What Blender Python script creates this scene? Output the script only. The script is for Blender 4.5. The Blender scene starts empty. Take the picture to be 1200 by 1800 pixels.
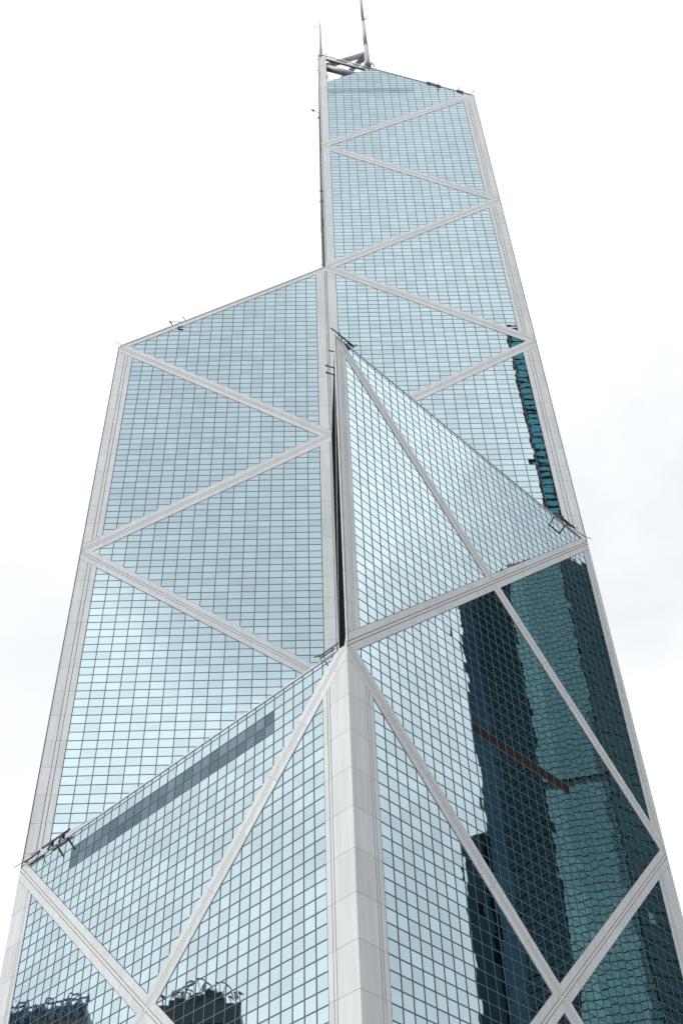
import bpy, math, random
from mathutils import Vector, Euler
random.seed(7)
SC = bpy.context.scene
COL = SC.collection

# ------------------------------------------------------------------ camera
H1 = 80.364                       # height of the first setback above the pavement
CAM_LOC = Vector((-2.7122, -124.0459, 1.6))
CAM_ROT = Euler((2.4108, 0.0269, -0.0012), 'XYZ')
FPX = 2185.0847                   # focal length for an 1800 pixel high picture
cam = bpy.data.cameras.new('camera'); cam_o = bpy.data.objects.new('camera', cam); COL.objects.link(cam_o)
cam.sensor_fit = 'VERTICAL'; cam.sensor_height = 36.0; cam.lens = FPX / 1800 * 36.0
cam.clip_start = 0.5; cam.clip_end = 20000
cam_o.location = CAM_LOC; cam_o.rotation_euler = CAM_ROT
SC.camera = cam_o

# ------------------------------------------------------------------ light
SUN_AZ, SUN_EL = math.radians(-62), math.radians(52)
S = Vector((math.cos(SUN_EL) * math.sin(SUN_AZ), -math.cos(SUN_EL) * math.cos(SUN_AZ), math.sin(SUN_EL)))
sun = bpy.data.lights.new('sun', 'SUN'); sun.energy = 1.5; sun.angle = math.radians(20); sun.color = (1.0, 0.97, 0.93)
sun_o = bpy.data.objects.new('sun', sun); COL.objects.link(sun_o)
sun_o.rotation_euler = S.to_track_quat('Z', 'Y').to_euler(); sun_o.location = S * 600
W = bpy.data.worlds.new('World'); SC.world = W; W.use_nodes = True
nt = W.node_tree; nt.nodes.clear(); N = nt.nodes.new; Lk = nt.links.new
wo = N('ShaderNodeOutputWorld'); bg = N('ShaderNodeBackground'); bg.inputs[1].default_value = 0.1
sky = N('ShaderNodeTexSky'); sky.sky_type = 'NISHITA'; sky.sun_disc = False
sky.sun_elevation = SUN_EL; sky.sun_rotation = math.atan2(S.x, S.y); sky.dust_density = 2.0
tc = N('ShaderNodeTexCoord'); mp = N('ShaderNodeMapping'); mp.inputs['Scale'].default_value = (1.5, 1.5, 3.0)
mp.inputs['Location'].default_value = (0.1, 0.0, 0.0)
n1 = N('ShaderNodeTexNoise'); n1.inputs['Scale'].default_value = 1.15; n1.inputs['Detail'].default_value = 5; n1.inputs['Roughness'].default_value = 0.5
n1.inputs['Distortion'].default_value = 0.5
mp2 = N('ShaderNodeMapping'); mp2.inputs['Location'].default_value = (66.7, 34.2, 41.4)
n2 = N('ShaderNodeTexNoise'); n2.inputs['Scale'].default_value = 1.3; n2.inputs['Detail'].default_value = 4
r1 = N('ShaderNodeValToRGB'); r1.color_ramp.elements[0].position = 0.33; r1.color_ramp.elements[1].position = 0.58
re = r1.color_ramp.elements.new(0.47); re.color = (9.5, 9.7, 10.0, 1)
r1.color_ramp.elements[0].color = (7.5, 7.8, 8.2, 1); r1.color_ramp.elements[2].color = (12.8, 12.8, 12.9, 1)
r2 = N('ShaderNodeValToRGB'); r2.color_ramp.elements[0].position = 0.27; r2.color_ramp.elements[1].position = 0.45
r2.color_ramp.elements[0].color = (0.84, 0.84, 0.84, 1); r2.color_ramp.elements[1].color = (0.985, 0.985, 0.985, 1)
mx = N('ShaderNodeMix'); mx.data_type = 'RGBA'
Lk(tc.outputs['Generated'], mp.inputs[0]); Lk(mp.outputs[0], n1.inputs['Vector']); Lk(tc.outputs['Generated'], mp2.inputs[0]); Lk(mp2.outputs[0], n2.inputs['Vector'])
Lk(n1.outputs['Fac'], r1.inputs[0]); Lk(n2.outputs['Fac'], r2.inputs[0])
Lk(r2.outputs[0], mx.inputs['Factor']); Lk(sky.outputs[0], mx.inputs['A']); Lk(r1.outputs[0], mx.inputs['B'])
Lk(mx.outputs['Result'], bg.inputs[0]); Lk(bg.outputs[0], wo.inputs[0])
vs = SC.view_settings; vs.view_transform = 'Standard'; vs.look = 'None'; vs.exposure = 0.16; vs.gamma = 1.0; vs.use_curve_mapping = False
SC.cycles.max_bounces = 8; SC.cycles.glossy_bounces = 5; SC.cycles.diffuse_bounces = 3

# ------------------------------------------------------------------ materials
def mat(name, col, rough=0.5, metal=0.0, var=0.0, streak=0.0, spec=0.5):
    m = bpy.data.materials.new(name); m.use_nodes = True; t = m.node_tree; b = t.nodes['Principled BSDF']
    b.inputs['Roughness'].default_value = rough; b.inputs['Metallic'].default_value = metal
    b.inputs['Specular IOR Level'].default_value = spec
    b.inputs['Base Color'].default_value = (*col, 1)
    if var or streak:
        at = t.nodes.new('ShaderNodeAttribute'); at.attribute_name = 'rnd'
        geo = t.nodes.new('ShaderNodeNewGeometry'); mpn = t.nodes.new('ShaderNodeMapping'); mpn.inputs['Scale'].default_value = (2.2, 2.2, 0.12)
        nz = t.nodes.new('ShaderNodeTexNoise'); nz.inputs['Scale'].default_value = 1.0; nz.inputs['Detail'].default_value = 4
        t.links.new(geo.outputs['Position'], mpn.inputs[0]); t.links.new(mpn.outputs[0], nz.inputs['Vector'])
        a1 = t.nodes.new('ShaderNodeMapRange'); a1.inputs['To Min'].default_value = 1 - var; a1.inputs['To Max'].default_value = 1 + var
        a2 = t.nodes.new('ShaderNodeMapRange'); a2.inputs['From Min'].default_value = 0.3; a2.inputs['From Max'].default_value = 0.7
        a2.inputs['To Min'].default_value = 1 - streak; a2.inputs['To Max'].default_value = 1 + streak * 0.6
        mu = t.nodes.new('ShaderNodeMath'); mu.operation = 'MULTIPLY'
        hs = t.nodes.new('ShaderNodeHueSaturation'); hs.inputs['Color'].default_value = (*col, 1)
        t.links.new(at.outputs['Fac'], a1.inputs['Value']); t.links.new(nz.outputs['Fac'], a2.inputs['Value'])
        t.links.new(a1.outputs[0], mu.inputs[0]); t.links.new(a2.outputs[0], mu.inputs[1]); t.links.new(mu.outputs[0], hs.inputs['Value'])
        t.links.new(hs.outputs[0], b.inputs['Base Color'])
    return m

def mirror_glass(name, tint, body, fac, bump=0.0030, var=0.06):
    """reflective coated glazing: a tinted mirror over a dark body, each pane slightly out of true"""
    m = bpy.data.materials.new(name); m.use_nodes = True; t = m.node_tree; t.nodes.clear(); n = t.nodes.new; l = t.links.new
    o = n('ShaderNodeOutputMaterial'); mixs = n('ShaderNodeMixShader'); gl = n('ShaderNodeBsdfGlossy'); df = n('ShaderNodeBsdfDiffuse')
    gl.inputs['Roughness'].default_value = 0.012
    df.inputs['Color'].default_value = (*body, 1)
    at = n('ShaderNodeAttribute'); at.attribute_name = 'rnd'
    hs = n('ShaderNodeHueSaturation'); hs.inputs['Color'].default_value = (*tint, 1)
    mr = n('ShaderNodeMapRange'); mr.inputs['To Min'].default_value = 1 - var; mr.inputs['To Max'].default_value = 1 + var * 0.5
    l(at.outputs['Fac'], mr.inputs['Value']); l(mr.outputs[0], hs.inputs['Value']); l(hs.outputs[0], gl.inputs['Color'])
    geo = n('ShaderNodeNewGeometry'); nz = n('ShaderNodeTexNoise'); nz.noise_dimensions = '4D'
    nz.inputs['Scale'].default_value = 0.6; nz.inputs['Detail'].default_value = 1.0
    mu = n('ShaderNodeMath'); mu.operation = 'MULTIPLY'; mu.inputs[1].default_value = 1.3
    l(at.outputs['Fac'], mu.inputs[0]); l(mu.outputs[0], nz.inputs['W']); l(geo.outputs['Position'], nz.inputs['Vector'])
    bp = n('ShaderNodeBump'); bp.inputs['Strength'].default_value = 1.0; bp.inputs['Distance'].default_value = bump
    l(nz.outputs['Fac'], bp.inputs['Height']); l(bp.outputs[0], gl.inputs['Normal'])
    fr = n('ShaderNodeLayerWeight'); fr.inputs['Blend'].default_value = 0.25
    f2 = n('ShaderNodeMapRange'); f2.inputs['To Min'].default_value = fac; f2.inputs['To Max'].default_value = min(1.0, fac + 0.35)
    l(fr.outputs['Fresnel'], f2.inputs['Value']); l(f2.outputs[0], mixs.inputs['Fac'])
    l(df.outputs[0], mixs.inputs[1]); l(gl.outputs[0], mixs.inputs[2]); l(mixs.outputs[0], o.inputs['Surface'])
    return m

M = {
 'panel': mat('aluminium_cladding', (0.75, 0.775, 0.785), 0.42, 0.0, var=0.05, streak=0.10),
 'strip': mat('aluminium_strip', (0.75, 0.775, 0.785), 0.45),
 'joint': mat('shadow_gap', (0.035, 0.037, 0.042), 0.7),
 'cap': mat('mullion_cap', (0.19, 0.22, 0.245), 0.4),
 'mull': mat('mullion_body', (0.016, 0.020, 0.024), 0.7, spec=0.1),
 'glass': mirror_glass('reflective_glazing', (0.665, 0.83, 0.875), (0.012, 0.035, 0.042), 0.78, var=0.09),
 'dark_glass': mirror_glass('plain_glazing', (0.34, 0.46, 0.52), (0.02, 0.04, 0.05), 0.45, var=0.3),
 'blind': mirror_glass('glazing_over_white_blind', (0.72, 0.82, 0.86), (0.6, 0.6, 0.6), 0.6),
 'mid_glass': mirror_glass('plain_glazing_high', (0.53, 0.71, 0.77), (0.02, 0.04, 0.05), 0.67, var=0.1),
 'louvre': mat('vent_louvre_metal', (0.15, 0.12, 0.11), 0.6),
 'steel': mat('grey_tube_steel', (0.50, 0.53, 0.55), 0.45),
 'mast': mat('pale_mast_steel', (0.40, 0.42, 0.45), 0.5),
 'black': mat('dark_equipment', (0.025, 0.028, 0.032), 0.6),
 'lamp': mat('light_equipment', (0.6, 0.6, 0.62), 0.5),
 'roof': mat('roof_cladding', (0.30, 0.33, 0.36), 0.4),
 'stone': mat('granite_base', (0.32, 0.31, 0.30), 0.7),
}

# ------------------------------------------------------------------ helpers
class MB:
    def __init__(s): s.v = []; s.f = []; s.r = []; s.m = []
    def face(s, pts, r=0.5, m=0):
        b = len(s.v); s.v += [tuple(p) for p in pts]; s.f.append(tuple(range(b, b + len(pts)))); s.r.append(r); s.m.append(m)
    def box(s, c, ax, ay, az, r=0.5, m=0):        # centre and three half-axis vectors
        c = Vector(c); ax = Vector(ax); ay = Vector(ay); az = Vector(az); b = len(s.v)
        for i in (-1, 1):
            for j in (-1, 1):
                for k in (-1, 1): s.v.append(tuple(c + ax * i + ay * j + az * k))
        for q in ((0,1,3,2),(4,6,7,5),(0,4,5,1),(2,3,7,6),(0,2,6,4),(1,5,7,3)):
            s.f.append(tuple(b + i for i in q)); s.r.append(r); s.m.append(m)
    def bar(s, a, b_, w, h=None, r=0.5, m=0):
        a = Vector(a); b_ = Vector(b_); d = b_ - a; L = d.length
        if L < 1e-6: return
        d /= L; up = Vector((0, 0, 1)) if abs(d.z) < 0.9 else Vector((1, 0, 0)); x = d.cross(up).normalized(); y = x.cross(d)
        s.box((a + b_) / 2, d * (L / 2), x * (w / 2), y * ((h or w) / 2), r, m)
    def tube(s, a, b_, r0, r1, n=14, m=0):
        a = Vector(a); b_ = Vector(b_); d = (b_ - a).normalized(); up = Vector((0, 0, 1)) if abs(d.z) < 0.9 else Vector((1, 0, 0))
        x = d.cross(up).normalized(); y = x.cross(d); k = len(s.v)
        for (p, r) in ((a, r0), (b_, r1)):
            for i in range(n):
                t = 2 * math.pi * i / n; s.v.append(tuple(p + x * (r * math.cos(t)) + y * (r * math.sin(t))))
        for i in range(n):
            j = (i + 1) % n; s.f.append((k + i, k + j, k + n + j, k + n + i)); s.r.append(0.5); s.m.append(m)
        s.f.append(tuple(k + n + i for i in range(n))); s.r.append(0.5); s.m.append(m)
        s.f.append(tuple(k + i for i in reversed(range(n)))); s.r.append(0.5); s.m.append(m)
    def build(s, name, mats, parent=None, smooth=False):
        me = bpy.data.meshes.new(name); me.from_pydata(s.v, [], s.f)
        if not isinstance(mats, (list, tuple)): mats = [mats]
        for q in mats: me.materials.append(q)
        a = me.attributes.new('rnd', 'FLOAT', 'FACE'); a.data.foreach_set('value', s.r)
        if len(mats) > 1: me.polygons.foreach_set('material_index', s.m)
        if smooth: me.polygons.foreach_set('use_smooth', [len(f) == 4 for f in s.f])
        me.update()
        o = bpy.data.objects.new(name, me); COL.objects.link(o)
        if parent: o.parent = parent
        return o
def tag(o, label=None, cat=None, group=None, kind=None):
    for k, v in (('label', label), ('category', cat), ('group', group), ('kind', kind)):
        if v: o[k] = v
    return o
def empty(name, loc=(0, 0, 0)):
    o = bpy.data.objects.new(name, None); COL.objects.link(o); o.location = loc; o.empty_display_size = 1; return o
def clip(poly, a, b, c):                          # keep a*q + b*z <= c
    out = []; n = len(poly)
    for i in range(n):
        p, q = poly[i], poly[(i + 1) % n]; dp = a * p[0] + b * p[1] - c; dq = a * q[0] + b * q[1] - c
        if dp <= 0: out.append(p)
        if (dp < 0 < dq) or (dq < 0 < dp):
            t = dp / (dp - dq); out.append((p[0] + (q[0] - p[0]) * t, p[1] + (q[1] - p[1]) * t))
    return out
def clips(poly, hps):
    for h in hps:
        if len(poly) < 3: return []
        poly = clip(poly, *h)
    return poly if len(poly) >= 3 else []
def area(poly):
    return 0.5 * abs(sum(poly[i][0] * poly[(i+1) % len(poly)][1] - poly[(i+1) % len(poly)][0] * poly[i][1] for i in range(len(poly))))
RM = CAM_ROT.to_matrix().transposed()
def pix(p):
    q = RM @ (Vector(p) - CAM_LOC); return (600 + FPX * q.x / -q.z, 900 - FPX * q.y / -q.z)

# ------------------------------------------------------------------ ground
g = MB(); g.face([(-6000, -6000, 0), (6000, -6000, 0), (6000, 6000, 0), (-6000, 6000, 0)])
tag(g.build('ground', mat('asphalt', (0.055, 0.055, 0.058), 0.85)), kind='structure')
g = MB(); g.box((0, 0, 0.065), (75, 0, 0), (0, 75, 0), (0, 0, 0.06))
tag(g.build('pavement', mat('paving_stone', (0.25, 0.245, 0.24), 0.8)), kind='structure')

# ------------------------------------------------------------------ the tower
K = math.sqrt(2); D = 26 * K; B = 4 / 3; G = 4 / 3
tower = empty('skyscraper', (0, 0, 0.125))
tag(tower, 'angular glass skyscraper of stepped triangular shafts with pale diagonal bracing and twin masts', 'skyscraper')
class Wall:
    def __init__(s, o, t, k): s.o = Vector((o[0], o[1], 0)); s.t = Vector((t[0], t[1], 0)).normalized(); s.k = k; s.n = Vector((s.t.y, -s.t.x, 0))
    def P(s, q, z, d=0.0):
        p = s.o + s.t * (q * s.k) + s.n * d; return Vector((p.x, p.y, z + H1 - 0.125))
BASE = -66.0
W_NL = Wall((-D, 0), (1, -1), 1); W_NR = Wall((0, -D), (1, 1), 1)
W_LR = Wall((-D, 0), (1, 0), K); W_FN = Wall((0, D), (0, -1), K)
W_LF = Wall((0, D), (-1, -1), 1); W_RF = Wall((D, 0), (-1, 1), 1)
INF = 1000
# each face: wall, domain half-planes (a,b,c), module range, sides, corner column widths (low, high), centre column, flags
def dark_rows(q, z):
    return 10 < q < 42 and -4.67 < z < -2.0
def vents(q, z):
    return 18 < q < 34 and -0.6 < z < 0.6
def top_rows(q, z):
    return q < 42.1 and 209.4 < z < 212.0
OUT = dict(low=(10/3, 2.4, 2.73), high=(2.0, 0.95, 1.28))
DIA = dict(low=(2.0, 1.03, 1.40), high=(2.0, 1.03, 1.40))
CC = 4 / 3
FACES = [
 dict(w=W_NL, dom=[(0,1,0), (0,-1,-BASE)], m=(-2, 0), cols=OUT, centre=False, seen=True, dark=dark_rows),
 dict(w=W_NR, dom=[(0,1,52), (0,-1,-BASE)], m=(-2, 1), cols=OUT, centre=False, seen=True, vent=vents),
 dict(w=W_LR, dom=[(1,0,26), (1,-1,0), (-1,1,104)], m=(0, 2), cols=DIA, centre='L', seen=True),
 dict(w=W_LR, dom=[(-1,0,-26), (-1,-1,-104), (1,1,260)], m=(1, 4), cols=DIA, centre='R', seen=True, dark=top_rows),
 dict(w=W_FN, dom=[(-1,0,-26), (-1,-1,-52), (1,1,104)], m=(0, 1), cols=DIA, centre='R', seen=True),
 dict(w=W_FN, dom=[(1,0,26), (1,-1,-104), (-1,1,208)], m=(2, 4), cols=DIA, centre='L', seen=True),
 dict(w=W_LF, dom=[(0,1,104), (0,-1,-BASE)], m=(-2, 2), cols=OUT, centre=False, seen=False),
 dict(w=W_RF, dom=[(0,1,208), (0,-1,-BASE)], m=(-2, 4), cols=OUT, centre=False, seen=False),
]
BIG = [(-1, -INF), (53, -INF), (53, INF), (-1, INF)]
PD, BD = -0.066, -0.14                              # pane and backing depths behind the cladding face
panes, cpanels, bpanels = [], [], []               # (screen area, owner, polygon points, thickness, rnd, material)

def slab(mb, w, pts, r, m=0, t=0.03):              # a pane with its edges
    b = [p - w.n * t for p in pts]; n = len(pts); mb.face(pts, r, m)
    for i in range(n):
        j = (i + 1) % n; mb.face([pts[j], pts[i], b[i], b[j]], r, m)
def prism(mb, w, poly, d0, d1, r=0.5, m=0):
    f = [w.P(q, z, d0) for q, z in poly]; b = [w.P(q, z, d1) for q, z in poly]; n = len(poly)
    mb.face(f, r, m)
    for i in range(n):
        j = (i + 1) % n; mb.face([f[j], f[i], b[i], b[j]], r, m)
def ccw(poly):
    a = sum(poly[i][0] * poly[(i+1) % len(poly)][1] - poly[(i+1) % len(poly)][0] * poly[i][1] for i in range(len(poly)))
    return poly if a > 0 else poly[::-1]
def screen(w, poly):
    pts = []
    for q, z in poly:
        p = w.P(q, z)
        if (RM @ (p - CAM_LOC)).z > -1: return 0
        pts.append(pix(p))
    cx = sum(p[0] for p in pts) / len(pts); cy = sum(p[1] for p in pts) / len(pts)
    return area(pts) if (-5 < cx < 1205 and -5 < cy < 1805) else 0
def inset(hps, e, k):                              # shrink half-planes by e metres (real wall metres)
    return [(a, b, c - e * math.hypot(a / k, b)) for a, b, c in hps]

for fc in FACES:
    w = fc['w']; k = w.k; dom = fc['dom']; seen = fc['seen']; cen = fc['centre']
    facade_mb = MB(); mull = MB()
    PD, BD = (-0.13, -0.20) if w is W_FN else (-0.066, -0.14)
    regs = []                                      # glass regions as half-plane lists
    for m in range(fc['m'][0], fc['m'][1] + 1):
        zc = 52 * m; e = 26 - B
        dia = [(1,1,26+zc+e), (1,-1,26-zc+e), (-1,1,zc-26+e), (-1,-1,-26-zc+e)]
        if fc.get('dark') is top_rows and m == 4:
            dia[0] = (1, 1, 259.72); dia.append((-1, 1, 189.67))
        if cen == 'L': regs.append(dia + [(1,0,26-CC)])
        elif cen == 'R': regs.append(dia + [(-1,0,-26-CC)])
        else: regs.append(dia)
        zm = zc + 26
        for side in (0, 1):
            if (cen == 'L' and side == 1) or (cen == 'R' and side == 0): continue
            for mm, zz in ((m, zm),) + (((m - 1, zm - 52),) if m == fc['m'][0] else ()):
                p = fc['cols']['low' if zz < 0 else 'high'][0]
                if side == 0: regs.append([(-1,0,-p), (1,1,26-B+zz), (1,-1,26-B-zz)])
                else: regs.append([(1,0,52-p), (-1,1,zz-26-B), (-1,-1,-26-B-zz)])
    for rg in regs:
        hp = rg + dom
        poly = clips(BIG, hp)
        if not poly or area(poly) < 0.3: continue
        poly = ccw(poly)
        facade_mb.face([w.P(q, z, BD) for q, z in poly])
        hp_in = inset(hp, 0.05, k)
        q0 = min(p[0] for p in poly); q1 = max(p[0] for p in poly); z0 = min(p[1] for p in poly); z1 = max(p[1] for p in poly)
        i0 = math.floor((q0 - 26) / G); i1 = math.ceil((q1 - 26) / G); j0 = math.floor((z0 - 26) / G); j1 = math.ceil((z1 - 26) / G)
        iq = 0.046 / k; iz = 0.046
        for i in range(i0, i1):
            for j in range(j0, j1):
                a, b_ = 26 + i * G, 26 + j * G
                c = clips([(a + iq, b_ + iz), (a + G - iq, b_ + iz), (a + G - iq, b_ + G - iz), (a + iq, b_ + G - iz)], hp_in)
                if not c or area(c) < 0.01: continue
                c = ccw(c); cq, cz = a + G / 2, b_ + G / 2; kind = 'glass'
                if fc.get('dark') and fc['dark'](cq, cz): kind = 'mid_glass' if cz > 100 else 'dark_glass'
                if fc.get('vent') and fc['vent'](cq, cz): kind = 'louvre'
                if kind == 'glass' and random.random() < 0.0003: kind = 'glass'
                ta, tb = random.gauss(0, 0.0009), random.gauss(0, 0.0009)
                if random.random() < 0.03: ta *= 5; tb *= 5
                pts = [w.P(q, z, PD + ta * (q - cq) * k + tb * (z - cz)) for q, z in c]
                panes.append((screen(w, c) if seen else 0, fc, pts, c, random.random(), kind))
        # mullions: dark body with a pale cap
        for i in range(i0, i1 + 1):
            qq = 26 + i * G; hw = 0.056 / k
            seg = clips([(qq - hw, -INF), (qq + hw, -INF), (qq + hw, INF), (qq - hw, INF)], hp)
            if seg and area(seg) > 0.01:
                seg = ccw(seg); prism(mull, w, seg, -0.045, BD, m=0)
                hw = 0.028 / k; seg = clips([(qq - hw, -INF), (qq + hw, -INF), (qq + hw, INF), (qq - hw, INF)], hp)
                if seg: prism(mull, w, ccw(seg), -0.036, -0.045, m=0 if (w is W_FN and cen == 'R') else 1)
        for j in range(j0, j1 + 1):
            zz = 26 + j * G; hw = 0.056
            seg = clips([(-5, zz - hw), (60, zz - hw), (60, zz + hw), (-5, zz + hw)], hp)
            if seg and area(seg) > 0.01:
                seg = ccw(seg); prism(mull, w, seg, -0.049, BD, m=0)
                hw = 0.028; seg = clips([(-5, zz - hw), (60, zz - hw), (60, zz + hw), (-5, zz + hw)], hp)
                if seg: prism(mull, w, ccw(seg), -0.040, -0.049, m=0 if (w is W_FN and cen == 'R') else 1)
    fo = facade_mb.build('facade', M['joint'], tower); fc['obj'] = fo
    tag(mull.build('mullion_grid', [M['mull'], M['cap']], fo), kind='stuff')
    # columns: corner columns per module and side, centre column
    def column(hps, strips, zlo, zhi, name):
        poly = clips(BIG, hps + dom)
        if not poly or area(poly) < 0.5: return
        cb = MB(); cb.face([w.P(q, z, BD + 0.02) for q, z in ccw(poly)])
        co = cb.build(name, M['joint'], tower)
        gp = 0.040 / k; first = None
        for a, b_ in strips:
            j0 = math.floor((zlo - 26) / 4); j1 = math.ceil((zhi - 26) / 4)
            for j in range(j0, j1):
                za, zb = 26 + 4 * j, 30 + 4 * j
                ea = 0.003 if (a <= 0.001 or a >= 52) else gp; eb = 0.003 if (b_ <= 0 or b_ >= 51.999) else gp
                if (b_, cen) == (26, 'L') or (a, cen) == (26, 'R'): ea = gp if a != 26 else 0.002; eb = gp if b_ != 26 else 0.002
                c = clips([(a + ea, za + 0.018), (b_ - eb, za + 0.018), (b_ - eb, zb - 0.018), (a + ea, zb - 0.018)], inset(hps + [h for h in dom if h[1] != 0], 0.022, k) + [h for h in dom if h[1] == 0])
                if not c or area(c) < 0.02: continue
                cpanels.append((screen(w, c) if seen else 0, co, w, ccw(c), random.random()))
    for m in range(fc['m'][0] - 1, fc['m'][1] + 1):
        zm = 52 * m + 26
        p, g1, g2 = fc['cols']['low' if zm < 0 else 'high']
        if cen != 'R': column([(-1,0,0), (1,0,p), (1,1,26-B+zm), (1,-1,26-B-zm)], [(0,g1),(g1,g2),(g2,p)], zm-26, zm+26, 'corner_column')
        if cen != 'L': column([(1,0,52), (-1,0,-52+p), (-1,1,zm-26-B), (-1,-1,-26-B-zm)], [(52-g1,52),(52-g2,52-g1),(52-p,52-g2)], zm-26, zm+26, 'corner_column')
    if cen:
        for m in range(fc['m'][0], fc['m'][1] + 1):
            zc = 52 * m; e = 26 - B
            dia = [(1,1,26+zc+e), (1,-1,26-zc+e), (-1,1,zc-26+e), (-1,-1,-26-zc+e)]
            if cen == 'R' and m == 4: dia = [(-1,-1,-26-zc+e), (1,-1,26-zc+e), (0,1,232)]
            if cen == 'L': column(dia + [(1,0,26), (-1,0,-26+CC)], [(26-CC,26-0.14),(26-0.14,26)], zc-26, zc+26, 'centre_column')
            else: column(dia + [(-1,0,-26), (1,0,26+CC)], [(26,26.14),(26.14,26+CC)], zc-26, zc+26, 'centre_column')
    # braces: each leg from a corner node to the middle of an X
    GV = 0.24; gv = 0.052
    for m in range(fc['m'][0] - 1, fc['m'][1] + 1):
        for qs in (0, 1):
            if (cen == 'L' and qs == 1) or (cen == 'R' and qs == 0): continue
            for zs in (0, 1):
                # node (0 or 52, 52m or 52m+52) to (26, 52m+26)
                qn, zn = 52 * qs, 52 * m + 52 * zs; sq, sz = (1 if qs == 0 else -1), (1 if zs == 0 else -1)
                if fc.get('dark') is top_rows and m == 4: continue
                box = [(sq, 0, 26 if sq > 0 else -26), (-sq, 0, 0 if sq > 0 else 52), (0, sz, sz * (52 * m + 26)), (0, -sz, -sz * zn)]
                # u = sz*(z-zn) - sq*(q-qn): band coordinate
                def band(lo, hi): return [(-sq, sz, hi + sz * zn - sq * qn), (sq, -sz, -lo - sz * zn + sq * qn)]
                poly = clips(BIG, box + band(-B, B) + dom)
                if not poly or area(poly) < 1.0: continue
                bb = MB(); bb.face([w.P(q, z, BD + 0.03) for q, z in ccw(poly)], m=0)
                strip_ = clips(BIG, inset(box, 0.006, k) + band(-GV + gv, GV - gv) + dom)
                if strip_ and area(strip_) > 0.3: prism(bb, w, ccw(strip_), -0.004, BD + 0.03, m=1)
                bo = bb.build('brace', [M['joint'], M['strip']], tower)
                for lo, hi in ((GV, B), (-B, -GV)):
                    l2 = lo + (gv if lo > 0 else 0.02); h2 = hi - (0.02 if lo > 0 else gv)
                    for j in range(0, 8):
                        # joints at storeys; measured along the leg from the X centre
                        z_a = (52 * m + 26) - sz * 4 * j; z_b = (52 * m + 26) - sz * 4 * (j + 1)
                        def perp(zj, sgn):
                            qj = qn + sq * sz * (zj - zn)
                            A, Bz = sq * k * k, sz; return (sgn * A, sgn * Bz, sgn * (A * qj + Bz * zj) - 0.012 * math.hypot(A / k, Bz))
                        hps = inset(box, 0.008, k) + band(l2, h2) + dom + ([perp(z_a, 1)] if j else []) + ([perp(z_b, -1)] if j < 6 else [])
                        if j == 7: continue
                        c = clips(BIG, hps)
                        if not c or area(c) < 0.05: continue
                        bpanels.append((screen(w, c) if seen else 0, bo, w, ccw(c), random.random()))

# cladding panels: the 300 that show largest as parts, the rest of each kind joined
def lay_panels(lst, name, rest):
    lst.sort(key=lambda t: -t[0]); n = 0
    left = MB()
    for a, owner, w, c, r in lst:
        if n < 300 and a > 8:
            mb = MB(); prism(mb, w, c, 0.0, BD + 0.03, r); mb.build(name, M['panel'], owner); n += 1
        else: prism(left, w, c, 0.0, BD + 0.03, r)
    tag(left.build(rest, M['panel'], tower), kind='stuff')
lay_panels(cpanels, 'column_panel', 'column_panels')
lay_panels(bpanels, 'brace_panel', 'brace_panels')
panes.sort(key=lambda t: -t[0])
n = 0; rest = {}
for a, fc, pts, c, r, kind in panes:
    if kind == 'louvre':
        w = fc['w']; mb = MB(); q0, q1 = min(p[0] for p in c), max(p[0] for p in c); z0, z1 = min(p[1] for p in c), max(p[1] for p in c)
        for i in range(9):
            zz = z0 + (z1 - z0) * (i + 0.5) / 9
            mb.box(w.P((q0 + q1) / 2, zz, -0.09), w.t * ((q1 - q0) / 2), w.n * 0.035 + Vector((0, 0, -0.03)), Vector((0, 0, 0.014)) + w.n * 0.01)
        mb.build('vent_louvre', M['louvre'], fc['obj']); continue
    if n < 300 and a > 8:
        mb = MB(); slab(mb, fc['w'], pts, r); mb.build('window_pane', M[kind], fc['obj']); n += 1
    else:
        slab(rest.setdefault(id(fc), (fc, MB()))[1], fc['w'], pts, r, {'glass': 0, 'dark_glass': 1, 'blind': 2, 'mid_glass': 3}[kind])
for fc, mb in rest.values():
    tag(mb.build('window_panes', [M['glass'], M['dark_glass'], M['blind'], M['mid_glass']], fc['obj']), kind='stuff')

def T(x, y, z): return Vector((x, y, z + H1 - 0.125))
# sloping roofs of the four shafts, set just inside the walls
def roof(pts, name='roof'):
    mb = MB(); mb.face(pts); return mb.build(name, M['roof'], tower)
e = 0.2
roof([T(-D+e, -e, -.08), T(-e, -D+e, -.08), T(-e, -e, 25.8)])
roof([T(e, -D+e, 51.92), T(D-e, -e, 51.92), T(e, -e, 77.8)])
roof([T(-e, D-e, 103.92), T(-D+e, e, 103.92), T(-e, e, 129.8)])
roof([T(D-e, e, 207.92), T(e, D-e, 207.92), T(e, 12.3, 225.1), T(12.3, e, 225.1)])
mb = MB(); mb.face([T(e, e, 216), T(12.3, e, 216), T(e, 12.3, 216)]); mb.build('terrace_floor', M['roof'], tower)
mb = MB(); mb.face([T(12.3, e, 216), T(12.3, e, 225.1), T(e, 12.3, 225.1), T(e, 12.3, 216)]); mb.build('terrace_wall', M['roof'], tower)
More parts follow.
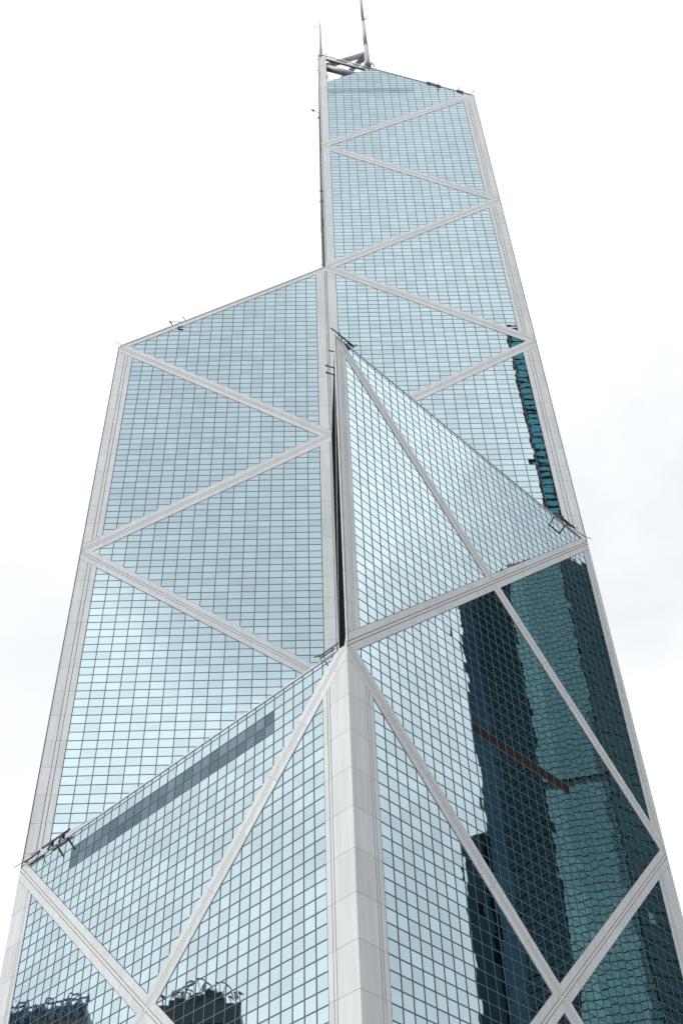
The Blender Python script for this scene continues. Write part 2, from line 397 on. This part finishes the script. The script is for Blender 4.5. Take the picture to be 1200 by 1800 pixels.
# copings along the roof edges
def coping(w, q0, z0, q1, z1, hh, dd, d0=-0.05, m='panel'):
    mb = MB(); a = w.P(q0, z0, d0); b_ = w.P(q1, z1, d0); d = (b_ - a).normalized(); up = w.n.cross(d)
    if up.z < 0: up = -up
    mb.box((a + b_) / 2 + up * hh / 2, (b_ - a) / 2, w.n * dd, up * (hh / 2)); mb.build('coping', M[m], tower)
coping(W_NL, 1.6, -0.15, 50.4, -0.15, 0.18, 0.06)
coping(W_NR, 1.6, 51.85, 50.4, 51.85, 0.18, 0.06)
coping(W_LR, 0.2, 104.2, 25.9, 129.95, 0.14, 0.12)
coping(W_LR, 26.2, 233.6, 51.8, 208.0, 0.30, 0.12, -0.08, 'panel')
coping(W_FN, 0.2, 208.2, 25.9, 233.9, 0.3, 0.2)
# masts, with stepped sections, and the tubular struts at the peak
for (x, y) in ((12.3, 0.95), (0.95, 12.3)):
    mb = MB(); mb.tube(T(x, y, 223.6), T(x, y, 241), 0.74, 0.64, 18); mo = mb.build('mast', M['mast'], tower, True)
    mb = MB(); mb.tube(T(x, y, 241.02), T(x, y, 257.5), 0.54, 0.50, 16); mb.build('mast_section', M['mast'], mo, True)
    mb = MB(); mb.tube(T(x, y, 257.52), T(x, y, 287), 0.42, 0.36, 14); mb.build('mast_section', M['mast'], mo, True)
    for zz, rr in ((241, 0.68), (257.5, 0.5), (228, 0.85)):
        mb = MB(); mb.tube(T(x, y, zz - 0.2), T(x, y, zz + 0.2), rr, rr, 16); mb.build('mast_collar', M['mast'], mo, True)
    for i in range(3):
        a = 2.1 * i + 0.6; mb = MB(); mb.tube(T(x + 1.5 * math.cos(a), y + 1.5 * math.sin(a), 224.6), T(x, y, 229.5), 0.09, 0.07, 8); mb.build('mast_stay', M['black'], mo)
def strut(a, b_, r):
    mb = MB(); mb.tube(a, b_, r, r, 20); return mb.build('strut', M['steel'], tower, True)
strut(T(0.9, 1.2, 228.7), T(12.2, 1.2, 220.9), 0.85)
strut(T(1.2, 0.9, 228.7), T(1.2, 12.2, 220.9), 0.85)
strut(T(1.1, 1.4, 229.0), T(12.2, 1.2, 236.6), 0.72)
strut(T(1.4, 1.1, 229.0), T(1.2, 12.2, 236.6), 0.72)
strut(T(12.2, 1.1, 235.6), T(1.1, 12.2, 235.6), 0.72)
for a, b_ in ((T(1.3, .45, 231.9), T(12.0, .45, 224.5)), (T(.45, 1.3, 231.9), T(.45, 12.0, 224.5))):
    mb = MB(); mb.bar(a, b_, 0.5, 0.75); mb.build('edge_beam', M['steel'], tower)
    mb = MB(); mb.bar(a + Vector((0, 0, -.55)), b_ + Vector((0, 0, -.55)), 0.25, 0.12); mb.build('edge_rail', M['black'], tower)
# granite base to the pavement
mb = MB(); hb = (H1 - 0.125 + BASE)
for k_, zz0, zz1 in ((0, 0, hb - 0.6),):
    r_ = D + 0.5
    c4 = [Vector((-r_, 0, 0)), Vector((0, -r_, 0)), Vector((r_, 0, 0)), Vector((0, r_, 0))]
    for i in range(4):
        a, b_ = c4[i], c4[(i + 1) % 4]; mb.face([a, b_, b_ + Vector((0, 0, zz1)), a + Vector((0, 0, zz1))])
    mb.face([p + Vector((0, 0, zz1)) for p in c4])
mb.build('base', M['stone'], tower)
mb = MB(); c4 = [Vector((-D + .3, 0, hb)), Vector((0, -D + .3, hb)), Vector((D - .3, 0, hb)), Vector((0, D - .3, hb))]; mb.face(c4[::-1])
mb.build('soffit', M['stone'], tower)

# ------------------------------------------------------------------ small equipment on the roof edges
def gear(name, label, cat, w, parts, group=None, mat_='black'):
    pts = [w.P(*p) + Vector((0, 0, 0.125)) for _, a, b_, _t in parts for p in (a, b_)]
    c = sum(pts, Vector()) / len(pts); c.z = min(p.z for p in pts)
    o = tag(empty(name, c), label, cat, group, 'thing')
    for nm, a, b_, t in parts:
        mb = MB(); mb.bar(w.P(*a) + Vector((0, 0, 0.125)) - c, w.P(*b_) + Vector((0, 0, 0.125)) - c, t * (0.72 if t > 0.1 else 1))
        mb.build(nm, M['lamp' if nm == 'lamp' else mat_], o)
    return o
gear('roof_rail', 'short dark rail frame on the low left roof corner beside the hoist beam', 'rail', W_NL, [
 ('rail', (0.9, .42, .1), (3.8, .42, .1), .16), ('rail', (1.2, .13, .35), (3.9, .13, .35), .16), ('post', (1.4, .1, .1), (1.4, .45, .1), .14),
 ('post', (2.5, .1, .2), (2.5, .45, .2), .14), ('post', (3.75, -.05, .2), (3.75, .5, .2), .14), ('rod', (-1.0, .55, .2), (1.2, .42, .2), .06), ('rod', (2.0, .8, .1), (3.7, .62, .1), .07), ('rod', (3.75, .1, .2), (4.1, -.9, .6), .08)])
gear('hoist_beam', 'dark cleaning hoist beam with two drooping arms on the low left roof edge', 'hoist', W_NL, [
 ('beam', (4.3, .55, .2), (9.4, .55, .2), .22), ('rail', (5.3, .18, .45), (8.9, .18, .45), .16), ('arm', (6.0, .75, .1), (6.9, -1.2, 1.0), .26), ('arm', (8.0, .75, .1), (8.9, -1.2, 1.0), .26),
 ('post', (6.0, .1, 0), (6.0, .9, 0), .3), ('post', (8.05, .1, 0), (8.05, .9, 0), .3), ('lamp', (6.4, .35, .3), (6.9, .35, .3), .2), ('lamp', (7.5, .35, .3), (7.9, .35, .3), .2)])
gear('roof_rail', 'black rail frame at the point where the low left roof meets the near column', 'rail', W_NL, [
 ('rail', (48.4, .66, .1), (51.0, .66, .1), .13), ('rail', (48.7, .2, .2), (50.6, .2, .2), .13), ('post', (48.6, .1, .1), (48.6, .7, .1), .13), ('post', (50.2, .1, .1), (50.2, .7, .1), .13),
 ('post', (50.8, -.1, .1), (50.8, .9, .1), .13), ('rod', (47.8, .9, .2), (48.5, .68, .1), .09), ('rod', (48.7, .2, .2), (49.0, -.6, .5), .08)])
gear('roof_hoist', 'black hoist boom leaning over the tip of the middle shaft above the near column', 'hoist', W_NR, [
 ('leg', (1.2, 51.7, .1), (1.2, 52.4, .2), .16), ('leg', (2.2, 51.7, .1), (2.2, 52.4, .25), .16),
 ('boom', (-.8, 52.3, .2), (3.3, 52.35, .25), .17), ('beam', (.5, 52.12, .3), (3.1, 52.12, .3), .2), ('post', (.75, 52.1, .2), (.75, 53.2, .2), .14), ('arm', (3.1, 52.3, .3), (3.85, 53.1, .3), .17),
 ('leg', (3.1, 52.3, .3), (2.85, 51.2, .6), .16), ('rail', (1.9, 51.3, .5), (2.9, 51.2, .6), .13)])
for i, (zz, lab) in enumerate(((49.5, 'uppermost of the three black arms jutting left from the near column tip'), (45.95, 'middle one of the three black arms jutting left from the near column'), (44.5, 'lowest of the three black arms jutting left from the near column'))):
    gear('bracket_arm', lab, 'bracket', W_FN, [('arm', (51.3, zz, -.05), (51.3, zz + (.62 if i else .3), 1.05 if i else .75), .17 if i else .1)] + ([('end_block', (51.3, zz + .54, .92), (51.3, zz + .7, 1.15), .25), ('base_plate', (51.3, zz, -.02), (51.3, zz + .02, .2), .3)] if i else []), 'arms on the near column')
gear('window_cradle', 'black window cleaning cradle hung over the right end of the middle roof edge', 'cradle', W_NR, [
 ('beam', (45.6, 52.5, .2), (48.6, 52.5, .2), .3), ('arm', (44.8, 52.6, .1), (44.0, 50.6, .9), .22), ('arm', (47.3, 52.6, .1), (46.3, 50.5, .9), .24), ('rail', (43.9, 50.5, .9), (46.4, 50.5, .9), .18),
 ('rail', (44.6, 52.4, .2), (46.4, 53.1, .2), .16), ('post', (44.8, 52, 0), (44.8, 52.9, 0), .25), ('post', (47.2, 52, 0), (47.2, 52.9, 0), .25), ('rod', (48.3, 52.3, .2), (49.8, 53.3, .2), .12), ('rail', (48.4, 52.2, .2), (50.9, 52.35, .2), .12), ('rod', (50.8, 52.35, .2), (53.0, 53.4, .2), .07)])
gear('roof_gantry', 'thin dark gantry standing on the sloping roof edge of the left shaft', 'gantry', W_LR, [
 ('post', (9.0 / K, 110.4, 0), (8.5 / K, 112.0, 0), .2), ('crossbar', (8.6 / K, 111.65, 0), (10.55 / K, 111.65, 0), .12), ('foot', (8.4 / K, 111.8, 0), (8.75 / K, 111.3, 0), .28), ('bracket', (9.95 / K, 109.7, .1), (10.95 / K, 109.65, .3), .28)])
gear('roof_antenna', 'thicker dark rod on the left shaft roof edge beside the gantry', 'antenna', W_LR, [('rod', (11.25 / K, 111.9, 0), (10.6 / K, 113.6, 0), .16)], 'roof edge rods')
gear('roof_antenna', 'thin slanted rod at the outer corner of the left shaft roof', 'antenna', W_LR, [('rod', (.6 / K, 104.4, 0), (-.4 / K, 105.4, 0), .08), ('tip', (-.3 / K, 105.25, 0), (-.45 / K, 105.45, 0), .16)], 'roof edge rods')
gear('roof_antenna', 'thin rod a little up the left shaft roof from its outer corner', 'antenna', W_LR, [('rod', (3.25 / K, 106.3, 0), (2.9 / K, 107.2, 0), .08)], 'roof edge rods')
gear('roof_antenna', 'thin rod on the left shaft roof near the tall centre column', 'antenna', W_LR, [('rod', (33.9 / K, 128.0, 0), (33.6 / K, 129.8, 0), .06)], 'roof edge rods')
gear('roof_antenna', 'slanted thin rod where the left shaft roof touches the centre column', 'antenna', W_LR, [('rod', (35.5 / K, 129.2, 0), (36.1 / K, 131.2, 0), .06)], 'roof edge rods')
gear('roof_antenna', 'slanted rod at the right corner of the topmost roof', 'antenna', W_LR, [('rod', (72.9 / K, 208.6, 0), (73.8 / K, 210.3, 0), .08), ('tip', (73.7 / K, 210.1, 0), (73.85 / K, 210.4, 0), .22)], 'roof edge rods')
gear('roof_antenna', 'upright rod on the topmost roof slope near its right corner', 'antenna', W_LR, [('rod', (70.05 / K, 210.4, 0), (70.35 / K, 212.2, 0), .1), ('tip', (70.3 / K, 212.0, 0), (70.36 / K, 212.4, 0), .25)], 'roof edge rods')
gear('roof_walkway', 'dark bracketed walkway on the topmost sloping roof edge', 'walkway', W_LR, [
 ('rail', (62.7 / K, 215.55, .2), (63.9 / K, 214.8, .2), .22), ('rail', (63.7 / K, 214.9, .2), (66.0 / K, 213.2, .2), .18), ('block', (65.1 / K, 213.75, .2), (66.0 / K, 213.1, .2), .24), ('post', (63.4 / K, 214.9, 0), (63.45 / K, 215.9, 0), .22),
 ('post', (64.5 / K, 214.2, 0), (64.6 / K, 215.9, 0), .1), ('post', (65.4 / K, 211.7, .4), (65.55 / K, 214.4, .2), .25)])
gear('roof_rail', 'short dark rail low on the topmost sloping roof edge', 'rail', W_LR, [('rail', (69.7 / K, 210.6, .2), (71.1 / K, 209.65, .2), .22), ('post', (69.75 / K, 210.2, .1), (69.75 / K, 210.9, .1), .2), ('post', (71.0 / K, 209.3, .1), (71.0 / K, 210.0, .1), .2)])
# things hung on the rear edge of the tall shaft, left of the centre column
def edge_gear(lab, zz, parts): return gear('edge_bracket', lab, 'bracket', W_FN, parts, 'brackets on the tall shaft edge')
edge_gear('dark lamp on a long thin arm beside the tall shaft', 201, [('arm', (25.2, 201.2, -.05), (25.2, 202.8, 1.7), .09), ('lamp_head', (25.2, 202.7, 1.5), (25.2, 203.1, 1.9), .5), ('base_plate', (25.2, 199.4, -.05), (25.2, 201.4, .15), .35), ('stay', (25.2, 199.6, .1), (25.2, 198.4, .5), .22)])
edge_gear('thin bent rod bracket at the very top of the centre column', 228, [('rod', (25.4, 232.3, -.05), (25.4, 232.5, .75), .07), ('rod', (25.4, 232.5, .72), (25.4, 227.9, .72), .06), ('arm', (25.4, 227.9, .75), (25.4, 227.7, -.05), .12), ('rod', (25.4, 226.6, .05), (25.4, 225.0, .7), .08)])
edge_gear('small dark box clamped just below the top of the centre column', 224, [('box', (25.5, 223.0, .1), (25.5, 225.0, .1), .3)])
edge_gear('upper one of a close pair of dark brackets half way up the tall shaft edge', 162, [('arm', (25.3, 162.6, -.05), (25.3, 162.7, .8), .12), ('block', (25.3, 162.4, .1), (25.3, 162.9, .3), .4), ('tip', (25.3, 162.2, .78), (25.3, 162.7, .82), .1)])
edge_gear('lower one of a close pair of dark brackets half way up the tall shaft edge', 158, [('arm', (25.3, 158.0, -.05), (25.3, 158.1, .8), .12), ('block', (25.3, 157.8, .1), (25.3, 158.3, .3), .4), ('tip', (25.3, 157.6, .78), (25.3, 158.1, .82), .1)])
edge_gear('flat grey box low on the tall shaft edge above the left roof', 148, [('box', (25.4, 147.3, .2), (25.4, 150.0, .2), .35), ('arm', (25.4, 149.8, .1), (25.4, 149.9, .7), .06)])
edge_gear('tiny thin bracket lowest on the tall shaft edge', 143, [('arm', (25.4, 143.2, -.05), (25.4, 142.8, .6), .07)])
gear('roof_lamp', 'black floodlight on a slanted arm inside the open peak beside the centre column', 'floodlight', W_LR, [('arm', (39.5 / K, 217.2, -.3), (38.7 / K, 219.8, -.2), .12), ('lamp_head', (38.55 / K, 219.4, -.2), (38.75 / K, 220.6, -.2), .55), ('rod', (38.6 / K, 221.0, -.2), (38.2 / K, 222.4, -.2), .08)])
gear('handrail', 'thin handrail on the very top of the centre column at the peak', 'handrail', W_LR, [('post', (38.7 / K, 232.2, -.3), (38.7 / K, 234.7, -.3), .08), ('rail', (36.9 / K, 234.6, -.3), (38.7 / K, 234.4, -.3), .05), ('rail', (38.7 / K, 234.4, -.3), (40.6 / K, 232.6, -.3), .06), ('tip', (38.7 / K, 234.3, -.3), (38.7 / K, 234.9, -.3), .22)])
gear('mast_lamp', 'dark arm lamp sticking out from the right side of the taller looking mast', 'lamp', W_LR, [('arm', (49.2 / K, 257.6, -.45), (50.65 / K, 260.8, -.45), .1), ('head', (49.6 / K, 258.6, -.45), (49.85 / K, 259.1, -.45), .28)])
gear('mast_lamp', 'tiny dark lamp on the tip of the left mast', 'lamp', W_FN, [('arm', ((D - 12.2) / K, 285.2, -.45), ((D - 12.2) / K, 284.6, .5), .14), ('head', ((D - 12.2) / K, 284.4, .4), ((D - 12.2) / K, 284.7, .6), .3)])
gear('antenna_cluster', 'cluster of dark curved pipes and small dishes round the foot of the right mast', 'antenna', W_LR, [
 ('pipe', (50.3 / K, 224.9, -.2), (50.6 / K, 227.0, -.2), .25), ('pipe', (50.6 / K, 227.0, -.2), (49.8 / K, 228.6, -.2), .25), ('pipe', (48.4 / K, 225.8, 0), (47.4 / K, 224.9, 0), .2), ('pipe', (48.3 / K, 226, -.2), (47.9 / K, 229.4, -.2), .18),
 ('dish', (47.8 / K, 229.3, -.2), (48.0 / K, 229.8, -.2), .55), ('pipe', (48.8 / K, 225.3, .25), (49.9 / K, 226.4, .25), .3), ('pipe', (49.7 / K, 225.0, .25), (48.7 / K, 226.5, .25), .25), ('ring', (48.4 / K, 227.3, .25), (49.9 / K, 227.1, .25), .1)])

# ------------------------------------------------------------------ neighbouring towers that stand beside and behind the viewer, seen mirrored in the glass
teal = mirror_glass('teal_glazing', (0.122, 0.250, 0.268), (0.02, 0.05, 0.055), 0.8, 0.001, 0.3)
deep = mirror_glass('deep_blue_reflection_tint', (0.012, 0.032, 0.042), (0.004, 0.010, 0.014), 0.8, 0.001, 0.4)  # same glass as the teal face; dark reflected surroundings put into the tint
deep2 = mirror_glass('deep_green_reflection_tint', (0.024, 0.058, 0.066), (0.006, 0.02, 0.024), 0.8, 0.001, 0.3)  # as above, dim reflection put into the tint of the other dark face
frame = mat('dark_frame', (0.010, 0.018, 0.022), 0.7, spec=0.1)
M['red'] = mat('rust_red_paint', (0.10, 0.03, 0.035), 0.6)
def block(o, poly, z0, z1, m, name='body', top=True):
    mb = MB(); n_ = len(poly)
    for i in range(n_):
        a, b_ = poly[i], poly[(i + 1) % n_]; mb.face([(a[0], a[1], z0), (b_[0], b_[1], z0), (b_[0], b_[1], z1), (a[0], a[1], z1)])
    if top: mb.face([(p[0], p[1], z1) for p in poly])
    return mb.build(name, m, o)
def bands(o, a, b_, z0, z1, step, hh, m, name, out=0.25, m0=0.3):
    a = Vector((a[0], a[1], 0)); b_ = Vector((b_[0], b_[1], 0)); d = (b_ - a); L = d.length; d /= L; nn = Vector((d.y, -d.x, 0))
    mb = MB(); mb.box((0, 0, 0), d * (L / 2 - m0), nn * 0.15, (0, 0, hh / 2)); first = None; zz = z0
    while zz < z1 - step:
        c = (a + b_) / 2 + nn * out + Vector((0, 0, zz + step / 2))
        if first is None: first = mb.build(name, m, o); first.location = c
        else:
            q = first.copy(); COL.objects.link(q); q.location = c; q.parent = o
        zz += step
t1 = tag(empty('office_tower', (0, 0, 0)), 'tall faceted dark teal office tower mirrored in the right face of the skyscraper', 'office tower')
Lp, Cp, Rp, Qp = (174, 1.4), (157.6, 13.5), (154, 28), (164, 52)
PL = [Qp, Rp, Cp, Lp, (200, 8), (205, 48)]
block(t1, PL, 0, 250.8, mat('dim_teal_frame', (0.026, 0.052, 0.058), 0.7, spec=0.1))
teal2 = mirror_glass('pale_teal_reflection_tint', (0.165, 0.315, 0.332), (0.02, 0.05, 0.055), 0.8, 0.001, 0.3)  # faceted tower: lighter reflection on part of one face, put into the tint
deep0 = mirror_glass('ink_blue_reflection_tint', (0.020, 0.050, 0.074), (0.004, 0.012, 0.018), 0.8, 0.001, 0.3)  # bluish dark reflection at the face's outer edge, put into the tint
Mp = (Cp[0] + (Rp[0] - Cp[0]) * 0.3, Cp[1] + (Rp[1] - Cp[1]) * 0.3); Kp = (Cp[0] + (Lp[0] - Cp[0]) * 0.68, Cp[1] + (Lp[1] - Cp[1]) * 0.68)
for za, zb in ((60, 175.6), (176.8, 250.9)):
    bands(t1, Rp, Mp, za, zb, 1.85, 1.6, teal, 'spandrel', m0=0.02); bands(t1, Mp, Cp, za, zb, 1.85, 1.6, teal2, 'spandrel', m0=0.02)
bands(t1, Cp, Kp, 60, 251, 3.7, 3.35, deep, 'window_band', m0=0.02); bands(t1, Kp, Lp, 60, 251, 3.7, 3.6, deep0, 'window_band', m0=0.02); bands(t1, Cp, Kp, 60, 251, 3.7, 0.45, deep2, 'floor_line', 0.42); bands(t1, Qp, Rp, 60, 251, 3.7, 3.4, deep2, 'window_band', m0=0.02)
block(t1, [(182, -4.5), (178, 1.5), (196, 9), (200, 2)], 0, 178, deep, 'side_wing')
block(t1, [(160, 16), (158, 22), (166, 26), (168, 17)], 250.8, 254.2, M['red'], 'roof_plant')
for i in range(7):
    y0 = 2.5 + i * 4.2; x0 = 173 - i * 2.2
    block(t1, [(x0, y0), (x0 - 1, y0 + 1.6), (x0 + 5, y0 + 3), (x0 + 6, y0)], 250.8, 251.2 + (i * 37 % 5) * 0.7, frame, 'roof_unit')
t2 = tag(empty('office_tower', (0, 0, 0)), 'slim strip of a teal window tower mirrored beside the right hand corner column', 'office tower')
block(t2, [(100, -90.0), (56.8, -90.0), (72, -130), (100, -130)], 0, 325, frame)
blue = mirror_glass('blue_teal_glazing', (0.14, 0.42, 0.50), (0.02, 0.05, 0.06), 0.8, 0.004, 0.5)
for j in range(46):
    for i in range(4):
        x0 = 58.9 + i * 3.1; zz = 190 + j * 2.9; mb = MB() if (i, j) == (0, 0) else None
        if mb: mb.box((0, 0, 0), (1.28, 0, 0), (0, 0.1, 0), (0, 0, 0.98)); first = mb.build('window', blue, t2); first.location = (x0, -89.95, zz)
        else:
            q = first.copy(); COL.objects.link(q); q.parent = t2; q.location = (x0, -89.95, zz)
mb = MB(); mb.box((57.1, -89.9, 162), (0.45, 0, 0), (0, 0.3, 0), (0, 0, 162.2)); mb.build('corner_pier', frame, t2)
# dark block with a steel frame on its roof
t3 = tag(empty('office_block', (0, 0, 0)), 'dark block with lattice roof frames mirrored low in the left face', 'office block')
dk = mat('dark_cladding', (0.018, 0.027, 0.034), 0.5)
PB = [(-212, -16), (-212, 8.6), (-250, 8.6), (-250, -16)]
block(t3, PB, 0, 146, dk); block(t3, [(-210.5, -13.5), (-210.5, 8.8), (-250, 8.8), (-250, -13.5)], 146, 151.4, dk, 'cornice')
block(t3, [(-211.5, -10.0), (-211.5, 5), (-248, 5), (-248, -10)], 151.4, 153.3, dk, 'parapet')
for i in range(5):
    y0 = 1.6 + i * 1.42; mb = MB(); mb.box((-211.9, y0, 120), (0.1, 0, 0), (0, 0.6, 0), (0, 0, 25.2)); mb.build('glazing', teal, t3)
for ya, yb, zb in ((-8.6, -4.4, 154.6), (-4.6, 0.4, 154.3)):
    block(t3, [(-212 - yb * .1, ya), (-212 - yb * .1, yb), (-240, yb), (-240, ya)], 153.3, zb, dk, 'plant_room')
for c_, r_ in ((-7.5, 4.3), (-2.5, 5.0), (1.5, 3.0)):
    mb = MB(); pv = None
    for i in range(13):
        a = math.pi * i / 12; p = Vector((-211.2, c_ + r_ * math.cos(a), 152.5 + r_ * 1.1 * math.sin(a)))
        if pv: mb.bar(pv, p, 0.3)
        if 0 < i < 12 and i % 2 == 0: mb.bar(p, Vector((-211.2, c_ + r_ * 0.35 * math.cos(a + .4), 153)), 0.2)
        pv = p
    mb.build('arch_frame', dk, t3)
for y0, h_ in ((-12.5, 154.8), (-11.2, 153.6), (3.2, 154.8), (6.2, 153.9)):
    mb = MB(); mb.bar((-211, y0, 151), (-211, y0 + .3, h_), 0.3); mb.bar((-211, y0 - .5, h_ - .6), (-211, y0 + .7, h_ - .2), 0.4); mb.build('roof_antenna', dk, t3)
t4 = tag(empty('office_block', (0, 0, 0)), 'brown block with a blue lattice parapet mirrored at the lower left corner', 'office block')
br = mat('brown_stone', (0.13, 0.115, 0.10), 0.7); bl = mat('blue_grey_steel', (0.07, 0.16, 0.24), 0.5); bl2 = mat('dim_blue_glass', (0.03, 0.075, 0.11), 0.4)
block(t4, [(-203, 20.6), (-211, 62), (-250, 62), (-245, 20.6)], 0, 140.5, br); block(t4, [(-203.5, 23), (-211.5, 62), (-250, 62), (-245, 23)], 140.5, 145.2, br, 'upper_storey')
block(t4, [(-203.9, 23.6), (-211.9, 62), (-250, 62), (-245, 23.6)], 145.2, 149.0, bl2, 'glazed_storey')
for i in range(17):
    f0, f1 = i / 17, (i + 1) / 17; A = Vector((-203, 23.2, 0)); Bv = Vector((-210.6, 61, 0)); p0 = A.lerp(Bv, f0); p1 = A.lerp(Bv, f1); zz = Vector((0, 0, 1))
    mb = MB(); mb.bar(p0 + zz * 145.2, p1 + zz * 149.6, 0.3); mb.bar(p0 + zz * 149.6, p1 + zz * 145.2, 0.3); mb.bar(p0 + zz * 145, p0 + zz * (150.2 + (i % 3) * .4), 0.35); mb.bar(p0 + zz * 149.6, p1 + zz * 149.6, 0.4)
    if i % 3 == 1: mb.bar(p0 + zz * 150.9, p1 + zz * 151.0, 0.35)
    mb.build('lattice_bay', bl, t4)
